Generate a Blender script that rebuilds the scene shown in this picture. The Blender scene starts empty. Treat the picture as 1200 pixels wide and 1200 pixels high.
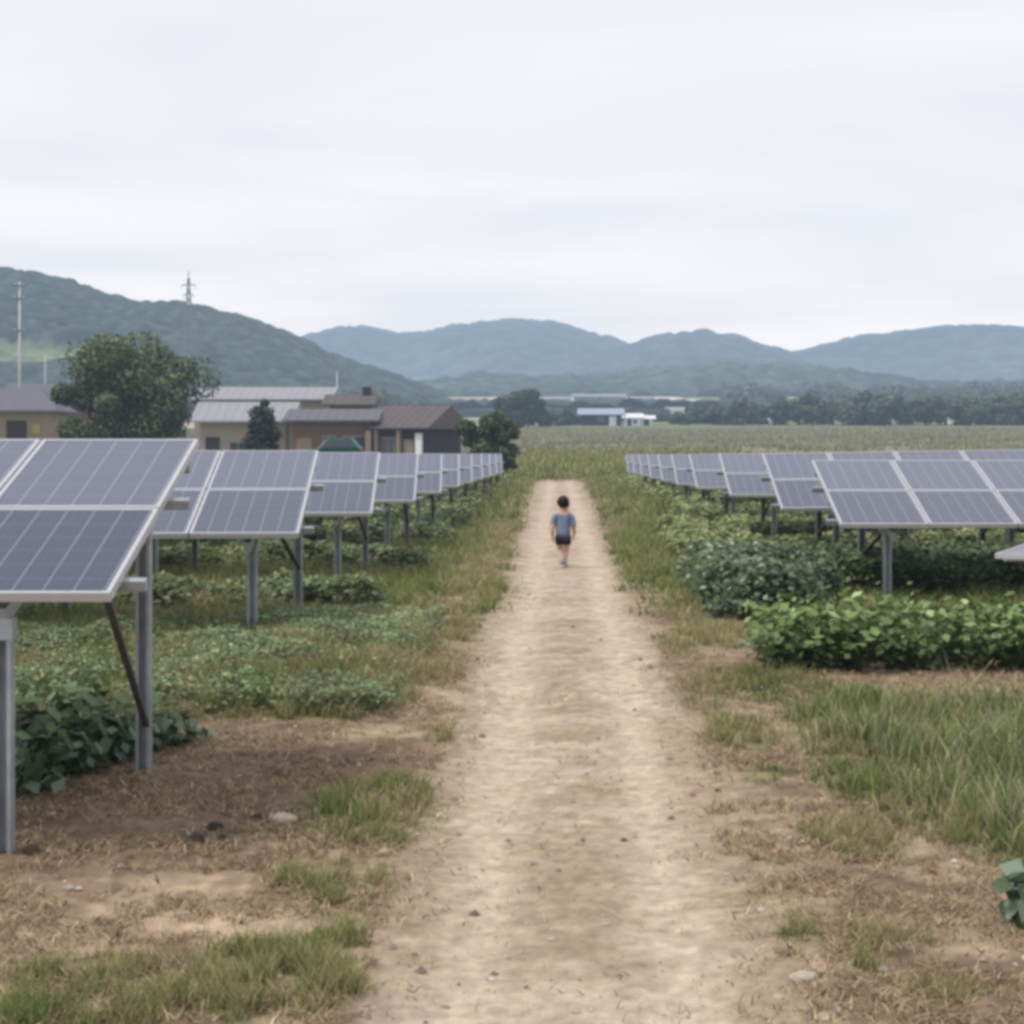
import bpy, math, random
import numpy as np
from mathutils import Vector, Matrix
R = math.radians
rng = np.random.default_rng(7)
random.seed(7)
scene = bpy.context.scene
col = scene.collection
F = 2000.0; ZC = 1.8; VX = 655.0; HY = 525.0      # measured perspective: focal (px of a 1200 px frame), eye height, vanishing point

# ------------------------------------------------------------------ numpy noise
def _h(ix, iy, s):
    n = (ix.astype(np.int64)*374761393 + iy.astype(np.int64)*668265263 + s*974634777) & 0xffffffff
    n = ((n ^ (n >> 13))*1274126177) & 0xffffffff
    return ((n ^ (n >> 16)) & 0xffffff)/float(0xffffff)
def vnoise(x, y, s=0):
    x = np.asarray(x, float); y = np.asarray(y, float)
    ix = np.floor(x).astype(np.int64); iy = np.floor(y).astype(np.int64)
    fx = x-ix; fy = y-iy; fx = fx*fx*(3-2*fx); fy = fy*fy*(3-2*fy)
    a = _h(ix, iy, s); b = _h(ix+1, iy, s); c = _h(ix, iy+1, s); d = _h(ix+1, iy+1, s)
    return (a*(1-fx)+b*fx)*(1-fy)+(c*(1-fx)+d*fx)*fy
def fbm(x, y, s=0, o=4):
    t = 0; a = .5; f = 1.
    for k in range(o):
        t = t+a*vnoise(np.asarray(x)*f+17.3*k, np.asarray(y)*f-9.1*k, s+k); a *= .5; f *= 2.03
    return t/(1-.5**o)
def domes(x, y, s=0):
    """distance to the nearest jittered point: rounded tree crowns on a wooded hill"""
    ix = np.floor(x).astype(np.int64); iy = np.floor(y).astype(np.int64)
    best = np.full(np.shape(x), 9.); idv = np.zeros(np.shape(x))
    for dx in (-1, 0, 1):
        for dy in (-1, 0, 1):
            jx = ix+dx; jy = iy+dy
            d = np.hypot(jx+_h(jx, jy, s)-x, jy+_h(jx, jy, s+5)-y)
            m = d < best
            best = np.where(m, d, best); idv = np.where(m, _h(jx, jy, s+9), idv)
    return best, idv
def sm(a, b, x):
    t = np.clip((np.asarray(x, float)-a)/(b-a), 0, 1)
    return t*t*(3-2*t)

# ------------------------------------------------------------------ tagging
def tag(o, label=None, cat=None, group=None, kind=None):
    if label: o['label'] = label
    if cat: o['category'] = cat
    if group: o['group'] = group
    if kind: o['kind'] = kind
    return o
def empty(name, loc=(0, 0, 0), rz=0):
    o = bpy.data.objects.new(name, None); col.objects.link(o)
    o.location = loc; o.rotation_euler = (0, 0, rz); o.empty_display_size = .2
    return o
def np_mesh(name, V, Q, mat, colr=None, parent=None, smooth=False):
    me = bpy.data.meshes.new(name)
    V = np.asarray(V, np.float32).reshape(-1, 3); Q = np.asarray(Q, np.int32)
    n = Q.shape[1]
    me.vertices.add(len(V)); me.vertices.foreach_set('co', V.ravel())
    me.loops.add(Q.size); me.loops.foreach_set('vertex_index', Q.ravel())
    me.polygons.add(len(Q)); me.polygons.foreach_set('loop_start', np.arange(0, Q.size, n, dtype=np.int32))
    me.polygons.foreach_set('loop_total', np.full(len(Q), n, np.int32))
    if smooth: me.polygons.foreach_set('use_smooth', np.ones(len(Q), bool))
    me.update(calc_edges=True); me.validate()
    if colr is not None:
        a = me.attributes.new('col', 'FLOAT_COLOR', 'POINT')
        c = np.ones((len(V), 4), np.float32); c[:, :3] = colr
        a.data.foreach_set('color', c.ravel())
    me.materials.append(mat)
    o = bpy.data.objects.new(name, me); col.objects.link(o)
    if parent: o.parent = parent
    return o

class MB:
    def __init__(s): s.v = []; s.f = []
    def add(s, vs, fs):
        b = len(s.v); s.v += [tuple(v) for v in vs]; s.f += [tuple(b+i for i in f) for f in fs]; return s
    def box(s, x0, x1, y0, y1, z0, z1, M=None):
        vs = [Vector(p) for p in ((x0,y0,z0),(x1,y0,z0),(x1,y1,z0),(x0,y1,z0),(x0,y0,z1),(x1,y0,z1),(x1,y1,z1),(x0,y1,z1))]
        if M: vs = [M @ v for v in vs]
        return s.add(vs, [(0,3,2,1),(4,5,6,7),(0,1,5,4),(1,2,6,5),(2,3,7,6),(3,0,4,7)])
    def bar(s, a, b, w, d=None):
        a = Vector(a); b = Vector(b); d = d or w
        q = (b-a).to_track_quat('Z', 'Y').to_matrix().to_4x4(); q.translation = a
        return s.box(-w/2, w/2, -d/2, d/2, 0, (b-a).length, q)
    def tube(s, pts, rad, n=8):
        pts = [Vector(p) for p in pts]; vs = []; fs = []
        for i, p in enumerate(pts):
            t = (pts[min(i+1, len(pts)-1)]-pts[max(i-1, 0)]).normalized()
            q = t.to_track_quat('Z', 'Y'); r = rad[i] if hasattr(rad, '__len__') else rad
            for k in range(n):
                a = 2*math.pi*k/n; vs.append(p+q @ Vector((r*math.cos(a), r*math.sin(a), 0)))
        for i in range(len(pts)-1):
            for k in range(n):
                fs.append((i*n+k, i*n+(k+1) % n, (i+1)*n+(k+1) % n, (i+1)*n+k))
        fs.append(tuple(range(n))[::-1]); fs.append(tuple((len(pts)-1)*n+k for k in range(n)))
        return s.add(vs, fs)
    def build(s, name, mat, parent=None, smooth=False, bevel=0):
        me = bpy.data.meshes.new(name); me.from_pydata(s.v, [], s.f); me.update()
        if smooth: me.polygons.foreach_set('use_smooth', [True]*len(me.polygons))
        me.materials.append(mat)
        o = bpy.data.objects.new(name, me); col.objects.link(o)
        if parent: o.parent = parent
        if bevel:
            b = o.modifiers.new('bevel', 'BEVEL'); b.width = bevel; b.segments = 2
        return o

# ------------------------------------------------------------------ materials
def newmat(name):
    m = bpy.data.materials.new(name); m.use_nodes = True
    nt = m.node_tree; nt.nodes.clear()
    return m, nt, nt.nodes, nt.links
def mathn(nt, op, a, b=None, clamp=False):
    n = nt.nodes.new('ShaderNodeMath'); n.operation = op; n.use_clamp = clamp
    for i, v in enumerate((a, b)):
        if v is None: continue
        if isinstance(v, (int, float)): n.inputs[i].default_value = v
        else: nt.links.new(v, n.inputs[i])
    return n.outputs[0]
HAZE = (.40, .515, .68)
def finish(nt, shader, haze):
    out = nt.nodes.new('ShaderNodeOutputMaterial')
    if haze:                                             # haze painted in: emission mixed into the surface, growing with world Y
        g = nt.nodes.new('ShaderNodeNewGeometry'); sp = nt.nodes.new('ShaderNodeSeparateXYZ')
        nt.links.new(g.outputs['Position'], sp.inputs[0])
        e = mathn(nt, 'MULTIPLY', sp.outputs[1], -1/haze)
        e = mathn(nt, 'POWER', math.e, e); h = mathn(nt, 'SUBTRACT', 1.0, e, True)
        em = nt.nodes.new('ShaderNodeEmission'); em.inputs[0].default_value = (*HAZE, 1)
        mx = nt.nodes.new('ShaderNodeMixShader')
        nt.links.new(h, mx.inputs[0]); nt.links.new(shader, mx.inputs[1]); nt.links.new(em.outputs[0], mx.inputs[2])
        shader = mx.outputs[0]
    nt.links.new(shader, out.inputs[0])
def surf(name, c=None, rough=.7, metal=0, vary=.25, scale=4., bump=0, bscale=None, haze=None, spec=.3, dirt=None, transl=0, c2=None):
    m, nt, N, L = newmat(name)
    if c is None:
        a = N.new('ShaderNodeAttribute'); a.attribute_name = 'col'; base = a.outputs['Color']
    else:
        rgb = N.new('ShaderNodeRGB'); rgb.outputs[0].default_value = (*c, 1); base = rgb.outputs[0]
    tc = N.new('ShaderNodeNewGeometry') if c is None else N.new('ShaderNodeTexCoord')
    pos = tc.outputs['Position'] if c is None else tc.outputs['Object']
    nz = N.new('ShaderNodeTexNoise'); nz.inputs['Scale'].default_value = scale; nz.inputs['Detail'].default_value = 6; nz.inputs['Roughness'].default_value = .65
    L.new(pos, nz.inputs['Vector'])
    v = mathn(nt, 'MULTIPLY_ADD', nz.outputs[0], vary*4); nt.nodes[-1].inputs[2].default_value = 1-vary*2
    mul = N.new('ShaderNodeVectorMath'); mul.operation = 'SCALE'; L.new(base, mul.inputs[0]); L.new(v, mul.inputs['Scale'])
    base = mul.outputs[0]
    if c2 is not None:
        n2 = N.new('ShaderNodeTexNoise'); n2.inputs['Scale'].default_value = scale*.3; n2.inputs['Detail'].default_value = 4; L.new(pos, n2.inputs['Vector'])
        mx = N.new('ShaderNodeMix'); mx.data_type = 'RGBA'
        f = mathn(nt, 'MULTIPLY_ADD', n2.outputs[0], 4.); nt.nodes[-1].inputs[2].default_value = -1.6; nt.nodes[-1].use_clamp = True
        L.new(f, mx.inputs['Factor']); L.new(base, mx.inputs['A']); mx.inputs['B'].default_value = (*c2, 1); base = mx.outputs['Result']
    p = N.new('ShaderNodeBsdfPrincipled'); L.new(base, p.inputs['Base Color'])
    p.inputs['Roughness'].default_value = rough; p.inputs['Metallic'].default_value = metal
    p.inputs['Specular IOR Level'].default_value = spec
    if bump:
        nb = N.new('ShaderNodeTexNoise'); nb.inputs['Scale'].default_value = bscale or scale*3; nb.inputs['Detail'].default_value = 7; nb.inputs['Roughness'].default_value = .7
        L.new(pos, nb.inputs['Vector'])
        b = N.new('ShaderNodeBump'); b.inputs['Strength'].default_value = 1; b.inputs['Distance'].default_value = bump
        L.new(nb.outputs[0], b.inputs['Height']); L.new(b.outputs[0], p.inputs['Normal'])
    sh = p.outputs[0]
    if transl:
        t = N.new('ShaderNodeBsdfTranslucent'); L.new(base, t.inputs[0]); mx = N.new('ShaderNodeMixShader'); mx.inputs[0].default_value = transl
        L.new(sh, mx.inputs[1]); L.new(t.outputs[0], mx.inputs[2]); sh = mx.outputs[0]
    finish(nt, sh, haze)
    return m
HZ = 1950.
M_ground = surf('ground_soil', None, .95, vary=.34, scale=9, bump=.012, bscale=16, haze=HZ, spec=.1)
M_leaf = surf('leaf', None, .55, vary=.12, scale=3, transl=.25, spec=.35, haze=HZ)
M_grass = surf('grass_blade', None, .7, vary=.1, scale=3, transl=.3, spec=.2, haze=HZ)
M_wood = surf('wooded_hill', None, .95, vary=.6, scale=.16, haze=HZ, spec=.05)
M_bark = surf('bark', (.11, .085, .06), .9, vary=.3, scale=6, bump=.03, haze=HZ)
M_alu = surf('anodised_aluminium', (.56, .56, .59), .42, metal=.35, vary=.06, scale=8, spec=.5)
M_galv = surf('galvanised_steel', (.40, .43, .46), .5, metal=.45, vary=.14, scale=14, spec=.5, c2=(.30, .33, .36))
M_dark = surf('weathered_steel', (.10, .10, .105), .6, metal=.3, vary=.2, scale=12)
M_conc = surf('concrete', (.42, .41, .39), .9, vary=.2, scale=5, bump=.01)
M_under = surf('panel_backsheet', (.5, .51, .53), .7, vary=.05)
M_stone = surf('stone', (.52, .45, .36), .9, vary=.25, scale=30, bump=.01)
M_clod = surf('soil_clod', (.05, .038, .03), .95, vary=.25, scale=20, bump=.01)

def cells_mat(ior, dk):
    m, nt, N, L = newmat('photovoltaic_cells')
    tc = N.new('ShaderNodeTexCoord'); sp = N.new('ShaderNodeSeparateXYZ'); L.new(tc.outputs['Object'], sp.inputs[0])
    def line(src, k, w):
        a = mathn(nt, 'MULTIPLY', src, k); a = mathn(nt, 'FRACT', a); a = mathn(nt, 'SUBTRACT', a, .5); a = mathn(nt, 'ABSOLUTE', a)
        return mathn(nt, 'GREATER_THAN', a, .5-w)
    X = mathn(nt, 'ABSOLUTE', sp.outputs[0]); Y = sp.outputs[1]
    gx = line(X, 6/.96, .022); gy = line(Y, 6/1.11, .012)
    bb = line(X, 18/.96, .02)
    rgb = N.new('ShaderNodeTexNoise'); rgb.inputs['Scale'].default_value = 3; L.new(tc.outputs['Object'], rgb.inputs['Vector'])
    oi = N.new('ShaderNodeObjectInfo')
    vor = N.new('ShaderNodeTexVoronoi'); vor.inputs['Scale'].default_value = 42; L.new(tc.outputs['Object'], vor.inputs['Vector'])
    mx = N.new('ShaderNodeMix'); mx.data_type = 'RGBA'
    f = mathn(nt, 'MULTIPLY', rgb.outputs[0], .6); f2 = mathn(nt, 'MULTIPLY', oi.outputs['Random'], .4); f = mathn(nt, 'ADD', f, f2)
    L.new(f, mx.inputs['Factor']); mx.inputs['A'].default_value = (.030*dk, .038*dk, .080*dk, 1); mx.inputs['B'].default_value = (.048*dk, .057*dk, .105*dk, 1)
    m2 = N.new('ShaderNodeMix'); m2.data_type = 'RGBA'; m2.blend_type = 'MIX'
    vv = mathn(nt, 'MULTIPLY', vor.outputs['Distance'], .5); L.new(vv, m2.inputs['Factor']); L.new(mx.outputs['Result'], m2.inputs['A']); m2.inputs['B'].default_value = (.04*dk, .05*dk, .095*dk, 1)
    m3 = N.new('ShaderNodeMix'); m3.data_type = 'RGBA'; b3 = mathn(nt, 'MULTIPLY', bb, .15); L.new(b3, m3.inputs['Factor']); L.new(m2.outputs['Result'], m3.inputs['A']); m3.inputs['B'].default_value = (.3, .31, .38, 1)
    m4 = N.new('ShaderNodeMix'); m4.data_type = 'RGBA'
    gg = mathn(nt, 'MAXIMUM', gx, mathn(nt, 'MULTIPLY', gy, .45)); gg = mathn(nt, 'MULTIPLY', gg, .38)
    L.new(gg, m4.inputs['Factor']); L.new(m3.outputs['Result'], m4.inputs['A']); m4.inputs['B'].default_value = (.5, .51, .56, 1)
    p = N.new('ShaderNodeBsdfPrincipled'); L.new(m4.outputs['Result'], p.inputs['Base Color'])
    dn = N.new('ShaderNodeTexNoise'); dn.inputs['Scale'].default_value = 2.2; dn.inputs['Detail'].default_value = 5
    g = N.new('ShaderNodeNewGeometry'); L.new(g.outputs['Position'], dn.inputs['Vector'])
    r = mathn(nt, 'MULTIPLY_ADD', dn.outputs[0], .22); nt.nodes[-1].inputs[2].default_value = .06
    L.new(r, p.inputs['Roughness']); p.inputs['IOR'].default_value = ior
    finish(nt, p.outputs[0], None)
    return m
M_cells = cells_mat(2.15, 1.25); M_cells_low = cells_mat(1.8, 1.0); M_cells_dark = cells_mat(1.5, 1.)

# ------------------------------------------------------------------ terrain
def tz(X, Y):
    X = np.asarray(X, float); Y = np.asarray(Y, float)
    z = -.36*(1-sm(8.5, 16.5, Y)) - .05*(1-sm(4, 9, Y))
    z = z + np.interp(Y, [0, 100, 150, 330, 400, 600, 900, 5000], [0, 0, 1.4, 5.4, 7.2, 12.5, 28.8, 31])
    z = z - 1.15*sm(118, 138, Y)*(1-sm(190, 235, Y))*sm(4, 12, -X)
    z = z + .05*(fbm(X*.35, Y*.35, 3, 3)-.5)*(1-.6*np.exp(-((X-.08)/1.)**2))
    pw = np.exp(-((X-.08)/.95)**4)
    trk = np.exp(-((X-.08-.42)/.18)**2)+np.exp(-((X-.08+.42)/.18)**2)
    z = z - (.03*pw+.018*trk)*(1-sm(60, 90, Y))
    return z
def gnd(px, py):
    lv = ZC
    for _ in range(12):
        D = lv*F/(py-HY); lv = ZC-float(tz((px-VX)*D/F, D))
    return (px-VX)*D/F, D
def pathw(X, Y):
    half = np.interp(Y, [5, 7, 9, 12, 18, 28, 50, 90], [.80, .82, .84, .83, .78, .78, 1.0, 1.25])
    c = np.interp(Y, [5, 9, 18, 90], [.09, .08, .06, .02])
    wob = .30*(fbm(Y*1.3+np.sign(X)*9, X*1.3, 11, 4)-.5)+.08*(fbm(X*7, Y*7, 12, 3)-.5)
    e = half+wob-np.abs(X-c)
    endm = 1-sm(86, 98, Y+14*(fbm(X*1.6, Y*.2, 14, 3)-.5))
    wob = wob-.10*sm(.5, .8, fbm(X*2.5, Y*1.1, 13, 3))
    e = half+wob-np.abs(X-c)
    return np.where(endm > .5, e, -1.)
# patches of green measured on the ground: (px, py, half width px, half height px, strength)
PG = [(110,1165,150,45,.6),(310,1150,120,45,.85),(395,1100,40,14,.8),(390,1035,75,26,.95),(445,955,85,38,.9),(515,863,18,8,.9),(330,785,200,42,1.),
      (120,770,180,48,1.),(560,700,60,30,.6),(540,640,60,25,.6),(430,815,60,16,.7),(895,805,95,20,1),(870,862,40,18,.9),(895,908,28,10,.9),(1000,985,65,24,1),
      (960,970,30,12,.8),(1010,1098,95,18,.9),(1010,1130,30,10,.8),(1100,900,150,95,1),(1150,960,80,60,1),(790,665,60,50,.8),(830,740,40,20,.7),(685,890,30,8,.4),(690,925,40,10,.5),
      (900,1010,25,6,.5),(330,1170,60,20,.8),(1100,1160,60,14,.5),(60,1190,90,20,.8),(680,860,25,6,.25)]
PGW = []
for (px, py, hw, hh, s) in PG:
    x, y = gnd(px, py); x1, _ = gnd(px+hw, py); _, y0 = gnd(px, min(py+hh, 1235)); _, y1 = gnd(px, py-hh)
    PGW.append((x, (y0+y1)/2, max(x1-x, .05), max((y1-y0)/2, .05), s))
def green(X, Y):
    g = np.zeros(np.shape(X))
    for (x, y, a, b, s) in PGW:
        d = ((X-x)/a)**2+((Y-y)/b)**2
        g = np.maximum(g, s*(1-sm(.35, 1.5, d)))
    e = np.abs(X-.06)
    far = sm(15, 21, Y)
    verge = .15+.6*sm(.85, 1.6, e)+.2*sm(1.6, 2.4, e)
    g = np.maximum(g, far*verge*np.where(e > .8, 1, 0))
    g = np.maximum(g, sm(12.6, 13.8, Y)*sm(2.0, 3.0, e)*.85*(X < 0))
    g = np.maximum(g, ((X < -1.1-.5*(fbm(Y*1.5, X*0, 23, 3))) & (X > -6) & (Y > 12.4) & (Y < 18))*.9)
    g = np.maximum(g, sm(95, 105, Y)*.95)
    g = np.maximum(g, .85*sm(4.5, 6, e)*sm(0, 1, e))
    n = fbm(X*1.7, Y*1.7, 21, 4)
    n2 = fbm(X*6, Y*6, 31, 3)
    pe = pathw(X, Y); g = np.maximum(g, .65*np.exp(-((pe+.22)/.22)**2)*sm(.48, .62, fbm(X*.9, Y*.9, 25, 3))*sm(7, 9, Y))
    g = g*(.55+.9*sm(.3, .62, n))*(.6+.8*n2)
    g = g*np.where(pathw(X, Y) > 0, np.where(g > .1, .35, 1), 1)
    return np.clip(g, 0, 1)
def ground_color(X, Y):
    n1 = fbm(X*.9, Y*.9, 41, 5); n2 = fbm(X*5, Y*5, 51, 4); n3 = fbm(X*22, Y*22, 61, 3)
    nx = fbm(X*2.6, Y*5.5, 71, 5)
    soil = np.array((.195, .135, .09)); dry = np.array((.45, .34, .235)); sand = np.array((.505, .405, .308)); grn = np.array((.16, .17, .075)); dk = np.array((.10, .075, .055))
    def mix(a, b, t): return a*(1-t[..., None])+b*t[..., None]
    base = mix(soil[None, :]+0*X[..., None], dry[None, :], np.clip(sm(.42, .68, n1*.5+nx*.5)*.85+.15*n2, 0, 1))
    # bare brown bed by the near left array and straw strip in front of it
    b1 = np.exp(-(((X+1.35)/1.35)**4+((Y-10.3)/1.55)**4))+np.exp(-(((X-1.75)/.55)**4+((Y-6.7)/.5)**4))
    base = mix(base, soil*.92, np.clip(b1*.85*(.6+.6*n2), 0, 1))
    s1 = np.exp(-(((X+1.4)/1.5)**4+((Y-7.7)/.85)**4))
    base = mix(base, dry*1.1, s1*.7*sm(.25, .6, n2*.6+nx*.4))
    base = mix(base, dk, sm(.60, .76, n2)*.6)
    base = mix(base, soil*.8, sm(.5, .68, fbm(X*1.6, Y*3.2, 44, 4))*.55)
    p = pathw(X, Y)
    pn = sm(-.3, .18, p+.45*(n2-.5)+.3*(n1-.5))
    trk = np.exp(-((np.abs(X-.08)-.45)/.22)**2)
    pc = mix(sand*.90+0*X[..., None], sand*1.10, np.clip(trk*.7+.5*(nx-.5)+.4*(n1-.4), 0, 1))
    pc = mix(pc, np.array((.35, .265, .185)), np.clip(sm(.40, .64, nx*.5+n1*.5)*1.0+.35*sm(.6, .8, n2), 0, 1)*(.22+.85*(1-trk)))
    base = mix(base, pc, pn)
    g = green(X, Y)
    base = mix(base, grn*(.8+.5*n1)[..., None], np.clip(g*.75, 0, 1))
    base = base*(.78+.44*n3)[..., None]
    # farther land
    f = sm(98, 108, Y)
    fc = mix(np.array((.15, .17, .058))+0*X[..., None], np.array((.33, .29, .13)), sm(.35, .7, fbm(X*.05, Y*.14, 81, 4))*.8)
    fc = mix(fc, np.array((.40, .33, .15)), np.exp(-((Y-146)/5.)**2)*.8)
    base = mix(base, fc, f)
    Yw = Y+16*(fbm(X/14, Y/60, 98, 4)-.5)*sm(100, 130, Y)
    cr = sm(148, 158, Yw)*(1-sm(318, 332, Yw))
    base = mix(base, np.array((.06, .08, .035)), sm(.56, .66, fbm(X/5, Y/9, 99, 4))*sm(100, 108, Y)*(1-sm(138, 150, Y))*.7)
    band = .5+.5*np.sin(Y*.045+2*fbm(X*.01, Y*.01, 91, 2))
    cc = mix(np.array((.175, .175, .10))+0*X[..., None], np.array((.24, .225, .14)), np.clip(band*.4+fbm(X*.03, Y*.12, 92, 4)*.6, 0, 1))
    cc = mix(cc, np.array((.15, .17, .08)), sm(255, 320, Y)*.55)
    base = mix(base, cc*np.array((1.2, 1.15, 1.25)), cr)
    bg = sm(328, 335, Y)
    fcell, fid = domes(X/160+.3*fbm(X*.01, Y*.01, 95, 2), Y/110, 93)
    bc = mix(np.array((.17, .20, .10))+0*X[..., None], np.array((.42, .36, .28)), sm(.55, .6, fid))
    nf = 8*(fbm(X/30, Y/30, 96, 3)-.5)
    tanf = ((X+nf > -34) & (X+nf < 62) & (Y+4*nf > 690) & (Y+4*nf < 930)) | ((X+nf > 44) & (X+nf < 72) & (Y+2*nf > 520) & (Y+2*nf < 860))
    bc = np.where(tanf[..., None], np.array((.66, .57, .50))*(.75+.5*fbm(X/9, Y/25, 97, 3))[..., None], bc)
    base = mix(base, bc, bg)
    return np.clip(base, 0, 1)
def build_ground():
    ys = [1.5]
    while ys[-1] < 4500: ys.append(ys[-1]*(1.0075 if ys[-1] < 120 else 1.015 if ys[-1] < 1000 else 1.06))
    ys = np.array(ys); us = np.linspace(-.85, .85, 760)
    Y, U = np.meshgrid(ys, us, indexing='ij'); X = U*(Y+3)
    Z = tz(X, Y)
    near = 1-sm(25, 60, Y)
    Z = Z + near*(.035*(fbm(X*5, Y*5, 101, 3)-.5)+.018*(fbm(X*19, Y*19, 102, 2)-.5))*(.12+1.0*sm(.0, -.3, pathw(X, Y)))
    C = ground_color(X, Y)
    ny, nx = Y.shape
    idx = np.arange(ny*nx).reshape(ny, nx)
    Q = np.stack([idx[:-1, :-1], idx[:-1, 1:], idx[1:, 1:], idx[1:, :-1]], -1).reshape(-1, 4)
    P = pathw(X, Y).ravel(); isp = P[Q].mean(1) > 0
    Yr = Y.ravel()[Q].mean(1)
    isc = (Yr > 151) & (Yr < 328)
    V = np.stack([X, Y, Z], -1).reshape(-1, 3); C = C.reshape(-1, 3)
    for name, m in (('ground', ~isp & ~isc), ('dirt_path', isp), ('field', isc)):
        q = Q[m]; u, inv = np.unique(q, return_inverse=True)
        o = np_mesh(name, V[u], inv.reshape(-1, 4), M_ground, C[u], smooth=True); tag(o, kind='structure')
build_ground()

# ------------------------------------------------------------------ hills
def ridge(name, D0, w, prof, dx, cell, amp, c1, c2, seed, wb=None, clearing=None, zb=8, ext=500):
    pxs = np.array([p[0] for p in prof], float); pys = np.array([p[1] for p in prof], float)
    Xs = (pxs-VX)*D0/F; Zs = ZC+(HY-pys)*D0/F
    xs = np.arange(Xs[0]-ext, Xs[-1]+ext, dx); yy = np.arange(D0-w, D0+(wb or w*.6), dx*1.2)
    Y, X = np.meshgrid(yy, xs, indexing='ij')
    warp = 60*(fbm(X/260., Y/260., seed+3, 3)-.5)*w/400
    zr = np.interp(X, Xs, Zs)-amp*.8
    t = np.where(Y < D0, sm(D0-w, D0, Y+warp*(1-np.exp(-((Y-D0)/(w*.35))**2))), 1-sm(D0, D0+(wb or w*.6), Y))
    spur = (fbm(X/(w*.35), Y/(w*.8), seed+7, 4)-.5)*.5*np.sin(np.clip(t, 0, 1)*math.pi)
    Z = zb+(zr-zb)*np.clip(t+spur, -.2, 1.)
    d, idv = domes(X/cell, Y/cell, seed)
    mask = np.ones_like(Z)
    if clearing is not None: mask = 1-clearing(X, Y)
    Z = Z+amp*(np.sqrt(np.clip(1-d*d*.9, 0, 1))*(.6+.7*idv)+.5*(fbm(X/cell*2.5, Y/cell*2.5, seed+4, 2)-.5))*mask
    fn = fbm(X/(cell*9), Y/(cell*9), seed+5, 4)
    k = np.clip(.55*idv+.9*(fn-.25), 0, 1)[..., None]
    C = np.array(c1)*(1-k)+np.array(c2)*k
    C = C*(.22+1.15*(1-np.clip(d*1.05, 0, 1)))[..., None]*(.65+.7*fbm(X/(w*.22), Y/(w*.3), seed+8, 4))[..., None]  # canopy shading painted into the colour: darker between the crowns
    C = C*mask[..., None]+np.array((.17, .20, .10))*(1-mask[..., None])
    ny, nx = Y.shape; idx = np.arange(ny*nx).reshape(ny, nx)
    Q = np.stack([idx[:-1, :-1], idx[:-1, 1:], idx[1:, 1:], idx[1:, :-1]], -1).reshape(-1, 4)
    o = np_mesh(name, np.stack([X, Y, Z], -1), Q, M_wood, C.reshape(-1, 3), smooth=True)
    tag(o, kind='structure'); return o
def clr(X, Y):
    n = fbm(X/40, Y/40, 5, 3)
    return sm(.0, .25, 1-((X+238)/40.)**2-((Y-733-.12*(X+238))/15.)**2+(n-.5)*1.3)
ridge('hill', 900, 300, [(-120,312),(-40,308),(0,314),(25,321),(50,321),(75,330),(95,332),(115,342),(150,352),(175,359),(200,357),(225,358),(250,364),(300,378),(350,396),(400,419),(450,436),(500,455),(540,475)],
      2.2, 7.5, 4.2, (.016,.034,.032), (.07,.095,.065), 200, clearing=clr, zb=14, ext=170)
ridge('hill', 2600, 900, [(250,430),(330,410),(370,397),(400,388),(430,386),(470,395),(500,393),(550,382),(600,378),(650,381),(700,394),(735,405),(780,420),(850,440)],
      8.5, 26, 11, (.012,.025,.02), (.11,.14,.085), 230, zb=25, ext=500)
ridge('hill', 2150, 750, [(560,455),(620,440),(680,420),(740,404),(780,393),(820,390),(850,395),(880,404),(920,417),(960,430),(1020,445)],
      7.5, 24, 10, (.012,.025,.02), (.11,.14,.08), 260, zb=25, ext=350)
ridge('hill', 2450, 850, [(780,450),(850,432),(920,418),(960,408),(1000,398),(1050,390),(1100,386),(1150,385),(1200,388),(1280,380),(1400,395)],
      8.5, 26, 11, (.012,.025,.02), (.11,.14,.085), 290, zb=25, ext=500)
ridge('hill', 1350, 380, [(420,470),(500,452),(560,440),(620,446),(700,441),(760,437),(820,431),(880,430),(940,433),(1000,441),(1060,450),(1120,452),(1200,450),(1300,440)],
      4.5, 16, 9, (.018,.03,.022), (.09,.12,.07), 320, zb=24, ext=250)

# ------------------------------------------------------------------ scatter helpers
def blades(name, P, h, w, lean, colr, mat=M_grass, flat=False, base=.6):
    n = len(P); a = rng.random(n)*2*math.pi; b = rng.random(n)*2*math.pi
    side = np.stack([np.cos(a), np.sin(a), 0*a], -1)*w[:, None]/2
    ln = np.stack([np.cos(b), np.sin(b), 0*b], -1)*(h*lean)[:, None]
    up = np.zeros((n, 3)); up[:, 2] = h if not flat else .012
    V = np.stack([P-side, P+side, P+ln*.3+up*.6-side*.8, P+ln*.3+up*.6+side*.8, P+ln+up-side*.12, P+ln+up+side*.12], 1)
    i = np.arange(n)[:, None]*6
    Q = np.stack([i+[0, 1, 3, 2], i+[2, 3, 5, 4]], 1).reshape(-1, 4)
    C = np.repeat(colr[:, None, :], 6, 1)
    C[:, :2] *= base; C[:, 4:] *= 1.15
    return np_mesh(name, V.reshape(-1, 3), Q, mat, C.reshape(-1, 3))
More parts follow.
